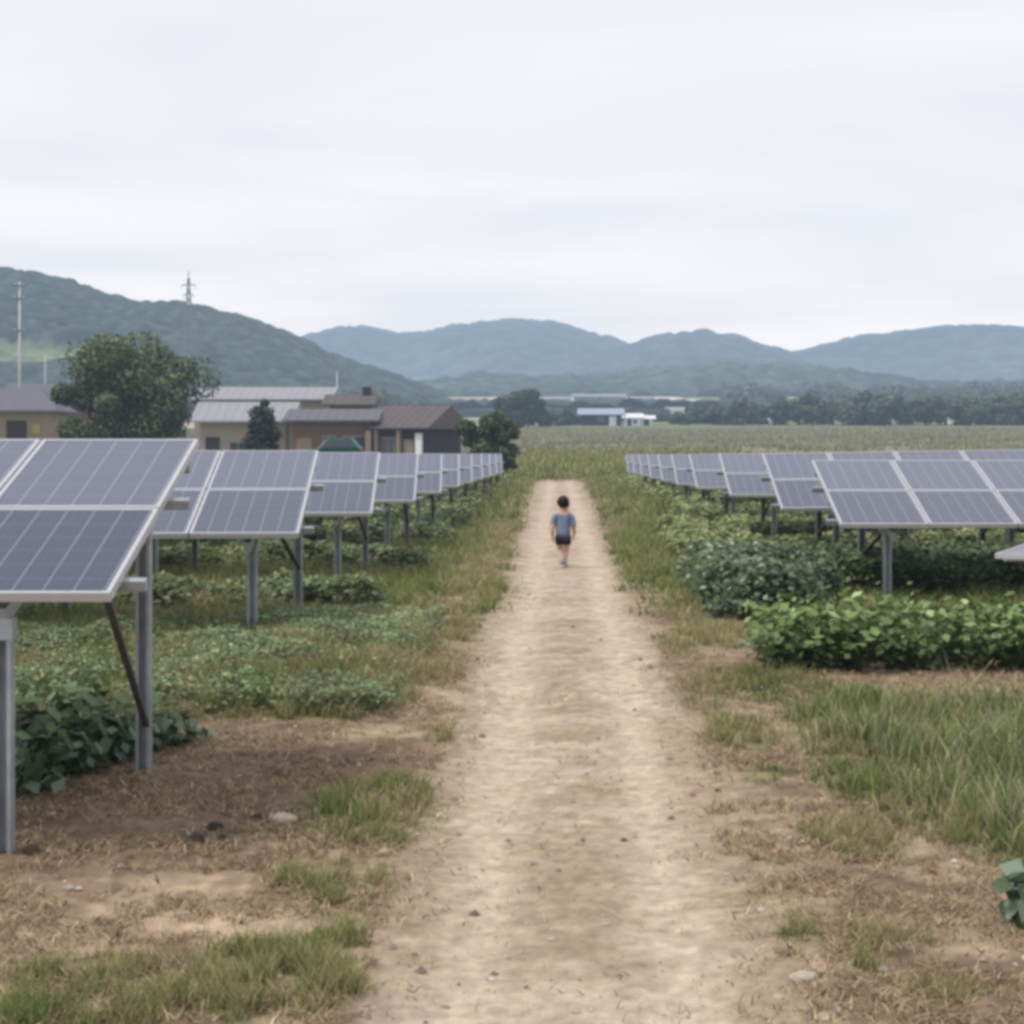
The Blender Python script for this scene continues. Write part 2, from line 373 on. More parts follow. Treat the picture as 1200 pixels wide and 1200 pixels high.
def leaves_arr(P, size, nrm, colr):
    """bent diamond leaves: P centres, nrm normals"""
    n = len(P); nrm = nrm/np.linalg.norm(nrm, axis=1, keepdims=True)
    t = rng.normal(size=(n, 3)); t -= (t*nrm).sum(1, keepdims=True)*nrm; t /= np.linalg.norm(t, axis=1, keepdims=True)
    s = np.cross(nrm, t); S = size[:, None]
    V = np.stack([P-t*S*.55, P-s*S*.42-nrm*S*.0+t*S*-.05, P-nrm*S*.14, P+s*S*.42+t*S*-.05, P+t*S*.6-nrm*S*.15], 1)
    i = np.arange(n)[:, None]*5
    Q = np.stack([i+[0, 2, 4, 1], i+[0, 3, 4, 2]], 1).reshape(-1, 4)
    C = np.repeat(colr[:, None, :], 5, 1)
    return V.reshape(-1, 3), Q, C.reshape(-1, 3)
def palette(n, cols, wts, jit=.25):
    cols = np.array(cols); k = rng.choice(len(cols), n, p=np.array(wts)/sum(wts))
    return np.clip(cols[k]*(1+jit*rng.normal(size=(n, 1))), .005, .9)
GREENS = [(.18,.235,.07), (.25,.285,.10), (.13,.18,.06), (.38,.33,.16), (.52,.42,.26)]
def in_view(X, Y, m=.08):
    u = X/Y; return (u > -.3275-m) & (u < .2725+m)

def scatter_grass():
    # near grass in the green patches
    for (y0, y1, n, hs, ws, nm, lab) in ((5.2, 9.5, 330000, .075, .0045, 'grass', 'short green and straw grass tufts nearest the camera beside the dirt path'),
                                   (9.5, 18, 420000, .085, .007, 'grass', 'patchy low grass on both verges in the middle distance'),
                                   (18, 42, 420000, .13, .015, 'grass', 'grass verges lining the far part of the path'),
                                   (42, 112, 200000, .19, .045, 'grass', 'far grass beside and beyond the end of the path')):
        Y = y0+(y1-y0)*rng.random(n)**.9; X = (rng.random(n)*.84-.46)*Y
        g = green(X, Y)
        cl = vnoise(X*9, Y*9, 400)*.6+vnoise(X*25, Y*25, 401)*.4
        keep = rng.random(n) < np.clip(g*.95, 0, 1)*sm(.36, .7, cl)*1.2
        X = X[keep]; Y = Y[keep]; g = g[keep]; n = len(X)
        e = pathw(X, Y)
        k = sm(.35, .65, fbm(X*1.3, Y*1.3, 402, 3)+.12*rng.normal(size=n))*(1-.45*sm(17, 24, Y))
        k = np.clip(k+.9*np.exp(-((np.abs(X)-1.15)/.35)**2)*sm(.42, .6, fbm(X*.8, Y*.35, 404, 3))*sm(11, 14, Y), 0, 1)
        C = palette(n, GREENS[:3], (4, 3, 3))*(1-k[:, None]*.8)+palette(n, GREENS[3:], (3, 2))*k[:, None]*.8
        band = (X < -1.2) & (X > -6) & (Y > 12.6) & (Y < 18)
        h = hs*(.35+rng.random(n))*(.5+.8*g)*np.where(e > 0, .4, 1)*np.where(band, 1.7, 1)
        P = np.stack([X, Y, tz(X, Y)-.005], -1)
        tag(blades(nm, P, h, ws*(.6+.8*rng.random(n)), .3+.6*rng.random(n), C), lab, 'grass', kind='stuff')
    # dry straw stubble and litter
    n = 260000
    Y = 5.2+10*rng.random(n)**1.1; X = (rng.random(n)*.84-.46)*Y
    e = pathw(X, Y); d = fbm(X*1.8, Y*2.5, 410, 4)*.7+vnoise(X*12, Y*12, 411)*.3
    keep = rng.random(n) < np.where(e > .2, .02, np.where(e > -.05, .15, 1.))*sm(.38, .62, d)
    X = X[keep]; Y = Y[keep]; n = len(X)
    C = palette(n, [(.50,.39,.24), (.40,.30,.18), (.28,.20,.13), (.58,.48,.33), (.14,.10,.07)], (4, 4, 3, 2, 2))
    P = np.stack([X, Y, tz(X, Y)+.004], -1)
    a = blades('straw_litter', P, .012+.03*rng.random(n), .004+.006*rng.random(n), 1+2.*rng.random(n), C, base=.9)

    tag(a, 'dry straw coloured stubble and dead grass lying on the soil', 'straw', kind='stuff')
    # small stones
    n = 9000
    Y = 5.2+13*rng.random(n)**1.3; X = (rng.random(n)*.84-.46)*Y; e = pathw(X, Y)
    keep = rng.random(n) < np.where(e > .15, .22, np.where(e > -.3, .8, .6)); X = X[keep]; Y = Y[keep]; n = len(X)
    s = .005+.024*rng.random(n)**5
    base = np.array([(1,0,0),(0,1,0),(-1,0,0),(0,-1,0),(0,0,.7),(0,0,-.5)], float)
    V = base[None]*s[:, None, None]*(.6+.8*rng.random((n, 6, 1)))
    V = V+np.stack([X, Y, tz(X, Y)+.003], -1)[:, None]
    i = np.arange(n)[:, None]*6
    T = np.concatenate([i+f for f in ([0,1,4],[1,2,4],[2,3,4],[3,0,4])], 0)
    C = np.repeat(palette(n, [(.40,.34,.28), (.26,.21,.17), (.50,.45,.38), (.19,.15,.12)], (4, 4, 1, 2))[:, None], 6, 1)
    tag(np_mesh('gravel', V.reshape(-1, 3), T, M_ground, C.reshape(-1, 3)), 'loose pebbles and crumbs of earth along the dirt path', 'gravel', kind='stuff')
scatter_grass()

def leafmass(name, label, cat, rect, height, size, n, cols, wts, seed, dens=None, spread=.6):
    """low leafy cover over a ground rectangle (x0,x1,y0,y1), lumpy height"""
    x0, x1, y0, y1 = rect
    X = x0+(x1-x0)*rng.random(n); Y = y0+(y1-y0)*rng.random(n)
    edge = 1.1*(fbm(X*1.1, Y*1.1, seed, 4)-.62)
    inside = np.minimum(np.minimum(X-x0, x1-X), np.minimum(Y-y0, y1-Y)*1.3)+edge+.25
    lump = fbm(X*2.2, Y*2.2, seed+1, 3)
    keep = (inside > .05) & (rng.random(n) < sm(-.1, .7, inside)*sm(.28, .55, fbm(X*.8, Y*.8, seed+6, 3))+.04)
    if dens is not None: keep &= rng.random(n) < dens*sm(.3, .6, lump)+.1
    X = X[keep]; Y = Y[keep]; lump = lump[keep]; ins = inside[keep]; n = len(X)
    H = height*(.35+1.1*lump)*sm(-.05, .35, ins)+.03
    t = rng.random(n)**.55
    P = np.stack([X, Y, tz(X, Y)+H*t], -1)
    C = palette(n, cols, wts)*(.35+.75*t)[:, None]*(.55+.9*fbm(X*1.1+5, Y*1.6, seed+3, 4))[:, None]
    nr = rng.normal(size=(n, 3))*spread; nr[:, 2] = np.abs(nr[:, 2])+.7; nr[:, 1] -= .35
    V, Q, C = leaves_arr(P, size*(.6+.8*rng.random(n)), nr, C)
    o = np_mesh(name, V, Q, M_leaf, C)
    return tag(o, label, cat, kind='stuff')
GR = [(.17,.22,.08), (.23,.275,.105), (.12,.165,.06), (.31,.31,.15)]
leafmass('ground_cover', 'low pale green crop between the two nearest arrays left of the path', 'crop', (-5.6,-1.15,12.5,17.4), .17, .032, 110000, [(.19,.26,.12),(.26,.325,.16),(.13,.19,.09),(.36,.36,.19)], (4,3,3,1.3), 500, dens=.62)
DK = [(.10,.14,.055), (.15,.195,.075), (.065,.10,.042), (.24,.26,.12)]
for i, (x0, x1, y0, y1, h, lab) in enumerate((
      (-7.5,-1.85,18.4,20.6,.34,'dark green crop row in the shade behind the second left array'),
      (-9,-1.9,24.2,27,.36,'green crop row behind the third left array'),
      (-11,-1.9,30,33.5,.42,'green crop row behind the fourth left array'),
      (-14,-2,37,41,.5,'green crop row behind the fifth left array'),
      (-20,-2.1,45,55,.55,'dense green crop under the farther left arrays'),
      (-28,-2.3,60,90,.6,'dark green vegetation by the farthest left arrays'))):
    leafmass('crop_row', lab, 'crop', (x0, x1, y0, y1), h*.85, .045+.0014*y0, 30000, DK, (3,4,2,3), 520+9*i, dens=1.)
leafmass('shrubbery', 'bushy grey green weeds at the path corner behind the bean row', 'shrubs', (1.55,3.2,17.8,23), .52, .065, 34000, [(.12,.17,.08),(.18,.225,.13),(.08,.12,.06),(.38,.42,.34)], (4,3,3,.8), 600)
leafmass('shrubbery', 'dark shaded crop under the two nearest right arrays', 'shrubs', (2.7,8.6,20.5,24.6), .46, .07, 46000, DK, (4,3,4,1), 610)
for i, (x0, x1, y0, y1, h, lab) in enumerate((
      (3.2,10,25.5,28.5,.36,'green crop row behind the second right array'),
      (3.1,12,32,35.5,.36,'green crop row behind the third right array'),
      (1.9,3.4,26,36,.35,'light green weeds along the right verge of the path'),
      (3.0,14,39,49,.42,'dense green crop under the middle right arrays'),
      (2.9,24,52,85,.45,'dark green vegetation by the farthest right arrays'))):
    leafmass('crop_row', lab, 'crop', (x0, x1, y0, y1), h, .05+.0016*y0, 30000, GR, (3,4,2,3), 640+9*i, dens=1.)

def far_crop():
    for (y0, y1, x0, x1, n, h, w, cols, nm, lab) in ((150, 326, -75, 130, 110000, .5, .20, [(.27,.265,.17), (.31,.295,.20), (.23,.235,.145), (.34,.315,.215)], 'field_crop', 'dull olive crop standing in the broad field across the plain'),
                                         (98, 150, -32, 60, 60000, .42, .10, [(.22,.24,.09), (.29,.29,.12), (.15,.175,.065), (.44,.40,.18)], 'meadow_grass', 'yellow green meadow between the path end and the far field')):
        Y = y0+(y1-y0)*rng.random(n); X = x0+(x1-x0)*rng.random(n)
        k = fbm(X/6, Y/10, 750, 4); keep = rng.random(n) < sm(.3, .6, k)+.15; X = X[keep]; Y = Y[keep]; k = k[keep]; n = len(X)
        C = palette(n, cols, (4, 3, 3, 2), .12)*(.75+.5*k)[:, None]
        tag(blades(nm, np.stack([X, Y, tz(X, Y)-.02], -1), h*(.4+.8*rng.random(n))*(.5+k), np.full(n, w), .2+.4*rng.random(n), C, base=.75), lab, 'crop' if nm == 'field_crop' else 'grass', kind='stuff')
far_crop()
# tall weedy grass on the right foreground
def tall_grass():
    n = 26000
    X = 1.15+2.9*rng.random(n); Y = 8.6+4.4*rng.random(n)
    left = 1.9+.35*(fbm(Y*1.2, X*0, 700, 3)-.5)-.12*(Y-8.6)
    keep = (X > left+.35*rng.random(n)) & (rng.random(n) < sm(.38, .68, vnoise(X*3.6, Y*3.6, 701)*.6+vnoise(X*1.2, Y*1.2, 703)*.4)*.9+.05) & (Y > 8.8+(2.6-X)*.8)
    X = X[keep]; Y = Y[keep]; n = len(X)
    h = (.09+.25*rng.random(n)**1.6)*(.45+1.*vnoise(X*2, Y*2, 702))*sm(1.3, 2.5, X+.25)
    C = palette(n, [(.20,.25,.09), (.29,.33,.15), (.14,.185,.065), (.50,.43,.26), (.36,.38,.24)], (4, 3, 2.5, 2.4, 2))
    P = np.stack([X, Y, tz(X, Y)-.01], -1)
    tag(blades('tall_grass', P, h, .006+.008*rng.random(n), .15+.5*rng.random(n), C), 'tall green weedy grass in the right foreground below the bean row', 'grass', kind='stuff')
tall_grass()

# ------------------------------------------------------------------ leafy plants (individuals)
def plant_mesh(name, h, r, nleaf, size, cols, wts, seed, mat=M_leaf, mesh_only=False):
    V = []; Q = []; C = []; b = 0
    ns = max(5, nleaf//8)
    P = []; Nn = []; T = []
    for k in range(ns):
        a = rng.random()*2*math.pi; rr = r*math.sqrt(rng.random()); hh = h*(.55+.5*rng.random())*(1-.35*(rr/r)**2)
        for j in range(nleaf//ns):
            t = (j+1)/(nleaf//ns); az = a+rng.normal()*.9
            p = np.array((math.cos(a)*rr*t, math.sin(a)*rr*t, hh*t))+rng.normal(size=3)*size*.5
            p[2] = max(p[2], .02)
            P.append(p); Nn.append((math.cos(az)*.6+rng.normal()*.25, math.sin(az)*.6-.25+rng.normal()*.25, .8)); T.append(p[2]/h)
    P = np.array(P); T = np.clip(np.array(T), 0, 1.1)
    c = palette(len(P), cols, wts)*(.35+.8*T)[:, None]  # shade put into the leaf colour: darker low in the plant
    V, Q, C = leaves_arr(P, size*(.6+.8*rng.random(len(P))), np.array(Nn), c)
    return V, Q, C
def stems(h, r, n=6):
    m = MB()
    for k in range(n):
        a = random.random()*6.28; rr = r*random.random()*.8
        m.tube([(0, 0, -.02), (math.cos(a)*rr*.4, math.sin(a)*rr*.4, h*.45), (math.cos(a)*rr, math.sin(a)*rr, h*.85)], [.007, .006, .003], 5)
    return m
M_stem = surf('plant_stem', (.12, .16, .06), .7, vary=.2)
def plant(name, label, cat, group, x, y, V, Q, C, h, r, rz=0, s=1, proto=None):
    if proto is None:
        o = empty(name); lf = np_mesh('foliage', V, Q, M_leaf, C, parent=o); stems(h, r).build('stem', M_stem, o)
    else:
        o = proto.copy(); col.objects.link(o)
        for ch in proto.children:
            c = ch.copy(); col.objects.link(c); c.parent = o
    o.location = (x, y, float(tz(x, y))); o.rotation_euler = (0, 0, rz); o.scale = (s, s, s)
    return tag(o, label, cat, group)
bean_cols = [(.18,.27,.08), (.25,.34,.12), (.12,.19,.06), (.34,.42,.21)]
protos = []
for k in range(4):
    V, Q, C = plant_mesh('b', .48, .29, 300, .072, bean_cols, (4,4,3,1.5), k)
    protos.append((V, Q, C))
bp = [None]*4
for ry, yy in enumerate((14.35, 14.85, 15.35)):
    for k in range(13):
        x = 1.88+.31*k+random.uniform(-.06, .06)+ry*.05; kk = random.randrange(4)
        V, Q, C = protos[kk]
        o = plant('bean_plant', 'bright green broad leaved bean plant in the bushy row right of the path', 'plant', 'bean plants in the row right of the path', x, yy+random.uniform(-.06, .06), V, Q, C, .42, .26, random.random()*6.28, random.uniform(.98, 1.2), bp[kk])
        if bp[kk] is None: bp[kk] = o
sq_cols = [(.095,.155,.07), (.14,.205,.10), (.065,.11,.05), (.27,.35,.24)]
V, Q, C = plant_mesh('s', .40, .34, 150, .115, sq_cols, (4,4,3,2), 1)
sqp = None
for (px, py, s, lab) in ((30,935,1.0,'dark broad leaved plant touching the nearest left post'), (70,915,1.0,'dark broad leaved plant second from the nearest left post'), (112,898,1.05,'dark broad leaved plant in the middle of the clump under the nearest array'),
                    (20,885,1.05,'dark broad leaved plant at the back left of the clump under the nearest array'), (150,886,.9,'dark broad leaved plant just left of the slanting brace foot'), (195,878,.8,'small broad leaved plant right of the braced post'), (75,868,1.,'dark broad leaved plant at the back centre of the clump under the nearest array')):
    x, y = gnd(px, py)
    o = plant('leafy_plant', lab, 'plant', 'dark broad leaved plants under the nearest left array', x, y+.15, V, Q, C, .36, .3, random.random()*6.28, s*.92, sqp)
    if sqp is None: sqp = o
x, y = gnd(1222, 1085)
V, Q, C = plant_mesh('s2', .34, .22, 130, .10, sq_cols, (4,4,3,1), 1)
plant('leafy_plant', 'dark broad leaved plant cut by the right edge of the picture', 'plant', None, x+.03, y+.1, V, Q, C, .3, .2)

# ------------------------------------------------------------------ stones and clods
def rock(name, label, cat, px, py, s, mat, group=None, flat=.55):
    x, y = gnd(px, py)
    import bmesh
    bm = bmesh.new(); bmesh.ops.create_icosphere(bm, subdivisions=3, radius=1)
    ph = random.random()*20
    for v in bm.verts:
        k = 1+.5*(float(fbm(v.co.x*1.3+ph, v.co.y*1.3+v.co.z, 5, 3))-.5)
        v.co = Vector((v.co.x*s*k*1.25, v.co.y*s*k, v.co.z*s*flat*k))
    me = bpy.data.meshes.new(name); bm.to_mesh(me); bm.free(); me.materials.append(mat)
    for p in me.polygons: p.use_smooth = True
    o = bpy.data.objects.new(name, me); col.objects.link(o); o.location = (x, y, float(tz(x, y))+s*.15); o.rotation_euler = (0, 0, random.random()*3)
    return tag(o, label, cat, group)
rock('stone', 'pale flat stone lying on the brown soil left of the path', 'stone', 332, 962, .065, M_stone)
rock('stone', 'tan stone at the bottom right edge of the path', 'stone', 942, 1148, .05, M_stone)
rock('stone', 'small pale stone just below the tan stone right of the path', 'stone', 912, 1170, .022, M_stone)
rock('stone', 'small grey pebble in the straw near the nearest left post', 'stone', 60, 955, .025, M_stone)
rock('stone', 'light stone on the grassy left verge near the path edge', 'stone', 450, 1000, .04, M_stone)
for (px, py, s, lab) in ((228,988,.035,'dark earth clod, left lower one of the four by the pale stone'), (252,972,.03,'dark earth clod, upper one of the middle pair by the pale stone'), (260,985,.026,'dark earth clod, lower one of the middle pair by the pale stone'), (300,962,.026,'dark earth clod touching the left side of the pale stone'), (38,1000,.03,'dark earth clod beside the foot of the nearest left post')):
    rock('earth_clod', lab, 'clod', px, py, s*1.4, M_clod, 'dark clods of earth left of the path', flat=.9)

# ------------------------------------------------------------------ solar arrays
MW, ML, GAP, T = 1.0, 1.15, .018, .052          # module width, slope length, gap, frame depth
def module_meshes():
    fr = MB(); b = .024
    fr.box(0, MW, 0, b, 0, T); fr.box(0, MW, ML-b, ML, 0, T); fr.box(0, b, b, ML-b, 0, T); fr.box(MW-b, MW, b, ML-b, 0, T)
    f = fr.build('solar_panel', M_alu)
    g = MB().box(b-.002, MW-b+.002, b-.002, ML-b+.002, T-.012, T-.004).build('glass_sheet', M_cells, f)
    u = MB().box(b-.002, MW-b+.002, b-.002, ML-b+.002, T-.018, T-.0125).build('backing', M_under, f)
    return f, g, u
modf, modg, modu = module_meshes()
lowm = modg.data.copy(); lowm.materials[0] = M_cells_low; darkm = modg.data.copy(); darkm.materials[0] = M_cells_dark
first_used = False
def add_module(parent, M, me=None):
    global first_used
    if not first_used and me is None: f = modf; g = modg; u = modu; first_used = True
    else:
        f = modf.copy(); col.objects.link(f)
        for s in (modg, modu):
            c = s.copy(); col.objects.link(c); c.parent = f
            if me and s is modg: c.data = me
    f.parent = parent; f.matrix_local = M
def solar_array(x, y, s, n, ztop, zlow, label, group, roll=0, depth=2.2, posts=(.5, 3.4), brace=True, py=(.5, 2.1), rin=0, proud=.12, rz=0):
    """x,y: ground point below the path-side low corner; s=-1 runs to the left, +1 to the right"""
    g0 = float(tz(x+s*2, y+1)); root = empty('solar_array', (x, y, g0), rz)
    tag(root, label, 'solar array', group)
    zl = zlow-g0-.02; zt = ztop-g0-.048
    slope = 2*ML+GAP; tilt = math.asin(max(min((zt-zl)/slope, .9), 0))
    B = Matrix.Translation((0, 0, zl)) @ Matrix.Rotation(roll*-s, 4, 'Y') @ Matrix.Rotation(tilt, 4, 'X')
    for r in (1, 0):
        for k in range(n):
            xx = s*k*(MW+GAP) if s > 0 else -(k+1)*MW-k*GAP
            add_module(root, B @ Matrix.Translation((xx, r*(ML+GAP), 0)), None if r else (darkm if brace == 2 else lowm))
    Wd = n*(MW+GAP)
    a, b = (-proud, Wd+.1) if s > 0 else (-Wd-.1, proud)
    # purlins under the panels
    for yy in (.28, .92, 1.42, 2.02):
        MB().box(a if yy in (.28, 1.42) else a+proud*s*(1 if s > 0 else 1) if s > 0 else a, b if (s > 0 or yy in (.28, 1.42)) else b-proud, yy-.025, yy+.025, -.062, -.002, B).build('purlin', M_galv, root)
    ct, st = math.cos(tilt), math.sin(tilt)
    def under(yy, off): return (yy*ct+off*st, zl+yy*st-off*ct)
    y1, z1 = under(py[0], .145); y2, z2 = under(py[1], .145)
    xi = xc = s*posts[0]
    while abs(xi) < Wd-.2:
        rf = MB(); ra = under(.06, .115); rb = under(2.28, .115); rf.bar((xi, *ra), (xi, *rb), .06, .09); rf.build('rafter', M_galv, root)
        for (yy, zz, xi) in ((y1, z1, xi), (y2, z2, xi-s*rin)):
            gz = float(tz(x+xi, y+yy))-g0-.15
            p = MB(); w = .045
            # C-section post: web and two flanges
            p.box(xi-w, xi+w, yy-.004+.035, yy+.004+.035, gz, zz); p.box(xi-w, xi-w+.006, yy-.035, yy+.031, gz, zz); p.box(xi+w-.006, xi+w, yy-.035, yy+.031, gz, zz)
            p.box(xi-w+.006, xi-w+.02, yy-.036, yy-.031, gz, zz); p.box(xi+w-.02, xi+w-.006, yy-.036, yy-.031, gz, zz)
            p.build('post', M_galv, root)
            MB().box(xi-.055, xi+.055, yy-.046, yy+.044, zz-.11, zz+.005).build('bracket', M_galv, root)
        if brace == 2 and abs(xc) < 1:
            MB().bar((-.05, .10, zl+.03), (xi+.03, y2-.06, .36), .04, .03).build('brace', M_dark, root)
        elif brace:
            ma, mb = under(.55, .12)
            MB().bar((xi-s*(.28 if py[0] < .3 else 0), y1-.05, z1-.0), (xi-s*.02, y2-.05, z2-1.0), .04, .03).build('brace', M_dark, root)
        xi = xc = xc+s*posts[1]
    return root
ordn = ['nearest', 'second', 'third', 'fourth', 'fifth', 'sixth', 'seventh', 'eighth', 'ninth', 'tenth', 'eleventh']
for i in range(11):
    D = [8.87, 15.8, 22.2][i] if i < 3 else 22.2+6.3*(i-2)
    zt = [1.857, 1.773, 1.737][i] if i < 3 else ZC-.0034*(D+2.1)
    zl = [1.02, .985, .93][i] if i < 3 else zt-.80
    X = [-2.33, -2.41, -2.43][i] if i < 3 else -2.4
    lab = ('array nearest the camera at the left picture edge, with a braced post' if i == 0 else
           'last and smallest solar array at the far end of the left row' if i == 10 else
           '%s solar array from the camera in the row left of the dirt path' % ordn[i])
    solar_array(X, D, -1, 6 if i < 4 else 7, zt, zl, lab, 'solar arrays in the row left of the path', posts=(.6 if i == 0 else .48, 2.4), py=(.1, 2.15) if i == 0 else (.45, 2.2), rin=.27, brace=2 if i == 0 else True, rz=0 if i == 0 else R(3.2))
for i in range(10):
    D = [19.4, 24.0, 30.8, 37.2][i] if i < 4 else 37.2+6.2*(i-3)
    zt = [1.645, 1.715, 1.69, 1.66][i] if i < 4 else ZC-.0038*(D+2.1)
    zl = [.91, .925, .93, .91][i] if i < 4 else zt-.77
    lab = ('nearest full solar array right of the path, standing behind the bean row' if i == 0 else
           'last and smallest solar array at the far end of the right row' if i == 9 else
           '%s solar array from the camera in the row right of the dirt path' % ordn[i])
    solar_array([3.2, 3.13, 3.09, 3.0][i] if i < 4 else 3.0, D, 1, 7, zt, zl, lab, 'solar arrays in the row right of the path', posts=(.62 if i == 0 else .85, 2.5), roll=R(.9) if i == 1 else 0, py=(.45, 2.2))
# low array at the right picture edge, turned away from the others
solar_array(4.42, 17.3, 1, 4, .93, .70, 'low solar array turned away from the others, cut by the right picture edge', None, posts=(.7, 2.2), rz=R(-38), brace=False, proud=.02)

# ------------------------------------------------------------------ trees and bushes
def tree(name, label, x, y, w, h, cols, leaf, n, seed, group=None, base=.12, conical=False, trunk=True, cat='tree', z=None, clumps=34):
    r_ = np.random.default_rng(seed)
    z0 = float(tz(x, y)) if z is None else z
    root = empty(name, (x, y, z0)); tag(root, label, cat, group)
    cz = h*(base+(1-base)*.5); a = w/2; c = h*(1-base)*.5
    K = []
    while len(K) < clumps:
        p = r_.normal(size=3); p /= np.linalg.norm(p); rr = .35+.58*r_.random()**.5
        q = p*rr
        if conical: q[:2] *= (1-(q[2]+1)/2*.85)
        K.append((q*np.array((a, a, c))+np.array((0, 0, cz)), (.13+.27*r_.random())*a*(1. if conical else 1)))
    kk = r_.integers(0, len(K), n)
    cen = np.array([k[0] for k in K])[kk]; rad = np.array([k[1] for k in K])[kk]
    d = r_.normal(size=(n, 3)); d /= np.linalg.norm(d, axis=1, keepdims=True); d[:, 2] *= .8
    rr = (.5+.6*r_.random(n)**.6)
    P = cen+d*(rad*rr)[:, None]; P[:, 2] = np.clip(P[:, 2], h*.03, None)
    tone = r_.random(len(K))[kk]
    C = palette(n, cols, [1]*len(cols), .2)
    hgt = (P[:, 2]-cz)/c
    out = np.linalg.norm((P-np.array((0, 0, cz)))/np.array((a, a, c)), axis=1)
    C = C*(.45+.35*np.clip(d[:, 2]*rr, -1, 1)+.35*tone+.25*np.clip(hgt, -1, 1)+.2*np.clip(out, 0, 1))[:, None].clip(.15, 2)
    nr = d+r_.normal(size=(n, 3))*.5; nr[:, 2] += .4
    V, Q, C = leaves_arr(P, leaf*(.6+.8*r_.random(n)), nr, C)
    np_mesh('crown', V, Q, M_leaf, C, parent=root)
    if trunk:
        m = MB(); tr = max(.04, w*.028)
        m.tube([(0, 0, -.2), (w*.01, 0, h*.2), (w*.02, 0, h*.42), (0, 0, h*.62)], [tr*1.3, tr, tr*.75, tr*.35], 8)
        for k in range(7):
            q = K[k][0]*.8+np.array((0, 0, cz*.2)); st = h*(.18+.05*k)
            m.tube([(0, 0, st), tuple(q*.5+np.array((0, 0, st*.5))), tuple(q)], [tr*.5, tr*.35, tr*.12], 6)
        m.build('trunk', M_bark, root)
    return root
def at(px, D): return (px-VX)*D/F
TG = [(.075,.10,.038), (.12,.14,.05), (.045,.068,.028), (.18,.19,.08)]
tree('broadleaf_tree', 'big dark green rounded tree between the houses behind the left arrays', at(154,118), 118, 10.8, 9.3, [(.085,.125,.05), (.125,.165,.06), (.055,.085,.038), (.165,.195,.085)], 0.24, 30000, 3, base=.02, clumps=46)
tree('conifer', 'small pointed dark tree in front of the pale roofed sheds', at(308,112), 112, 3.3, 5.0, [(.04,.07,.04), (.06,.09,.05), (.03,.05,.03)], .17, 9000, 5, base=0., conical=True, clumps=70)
tree('bush', 'round dark bush beside the brown roofed house at the end of the left row', at(570,100), 100, 3.5, 4.0, TG[:3], .2, 9000, 8, base=.0, trunk=True, cat='bush')
tree('bush', 'low dark bush below the round bush at the end of the left row', at(592,97), 97, 1.3, 1.9, TG[:3], .16, 2500, 9, base=.0, cat='bush')
tree('broadleaf_tree', 'dark round tree at the left end of the far plain treeline', at(612,360), 360, 12.5, 7.6, [(.03,.05,.025), (.05,.075,.03)], .8, 3500, 11, base=0., group=None)
far = [(640,372,6,4.2),(655,385,8,4),(672,398,7,3.6),(700,470,12,3.2),(745,480,13,3.5),(775,470,11,3.4),(800,400,6,3.2),(822,420,9,5),(845,400,10,5.5),(868,392,8,6),(890,410,13,5.5),(912,396,10,6.5),
       (935,405,11,6),(952,385,8,8),(975,410,14,7),(1000,392,12,6),(1020,400,10,8.5),(1043,385,12,7.5),(1066,408,12,6),(1085,392,10,8),(1108,400,13,6.5),(1130,388,9,6),(1150,405,13,7),(1175,395,12,7.5),(1198,390,12,8),(1225,400,14,7)]
fl = ['small far tree right of the dark round tree on the plain','low far tree second right of the dark round tree','far shrub left of the blue roofed shed','wide tree behind the blue roofed shed','wide tree behind the white sheds','tree on the slope above the white sheds','tiny bush right of the white sheds','tree between the white sheds and the treeline']
for i, (px, D, w, h) in enumerate(far):
    z = float(tz(at(px, D), D))
    lab = fl[i] if i < 8 else '%s tree of the far treeline counted from its left end' % (['first','second','third','fourth','fifth','sixth','seventh','eighth','ninth','tenth','eleventh','twelfth','thirteenth','fourteenth','fifteenth','sixteenth','seventeenth','eighteenth'][i-8])
    tree('far_tree', lab, at(px, D), D, w, h*.9, [(.06,.085,.05), (.085,.115,.06), (.12,.14,.08)], .8, 1600, 40+i, 'trees across the far side of the plain', base=0., clumps=14, trunk=True)
# woodland belt behind the plain
def belt(name, label, D0, D1, x0, x1, n, h, seed, hole=None):
    r_ = np.random.default_rng(seed)
    X = x0+(x1-x0)*r_.random(n); Y = D0+(D1-D0)*r_.random(n)
    k = fbm(X/22, Y/22, seed, 3) > .45
    k &= ~((X > -50) & (X < 66) & (Y > 480)) & ~((X > 36) & (X < 78) & (Y > 440))
    X = X[k]; Y = Y[k]; m = 46
    n = len(X); s = h*(.5+.7*r_.random(n))
    d = r_.normal(size=(n, m, 3)); d /= np.linalg.norm(d, axis=2, keepdims=True)
    P = np.stack([X, Y, tz(X, Y)+s*.42], -1)[:, None]+d*s[:, None, None]*np.array((.62, .62, .5))
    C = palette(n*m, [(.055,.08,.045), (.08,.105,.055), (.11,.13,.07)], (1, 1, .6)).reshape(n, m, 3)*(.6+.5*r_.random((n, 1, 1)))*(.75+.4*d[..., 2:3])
    V, Q, C = leaves_arr(P.reshape(-1, 3), np.full(n*m, h*.34), d.reshape(-1, 3), C.reshape(-1, 3))
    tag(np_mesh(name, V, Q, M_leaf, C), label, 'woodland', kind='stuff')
belt('woodland', 'far off belt of trees across the right side of the plain below the hills', 500, 1000, 45, 400, 620, 8, 77)
belt('woodland', 'far off scattered trees on the fields below the central hills', 560, 900, -110, 50, 60, 7, 78)
belt('woodland', 'wood at the foot of the left hill behind the houses', 480, 640, -330, -45, 420, 10, 79)

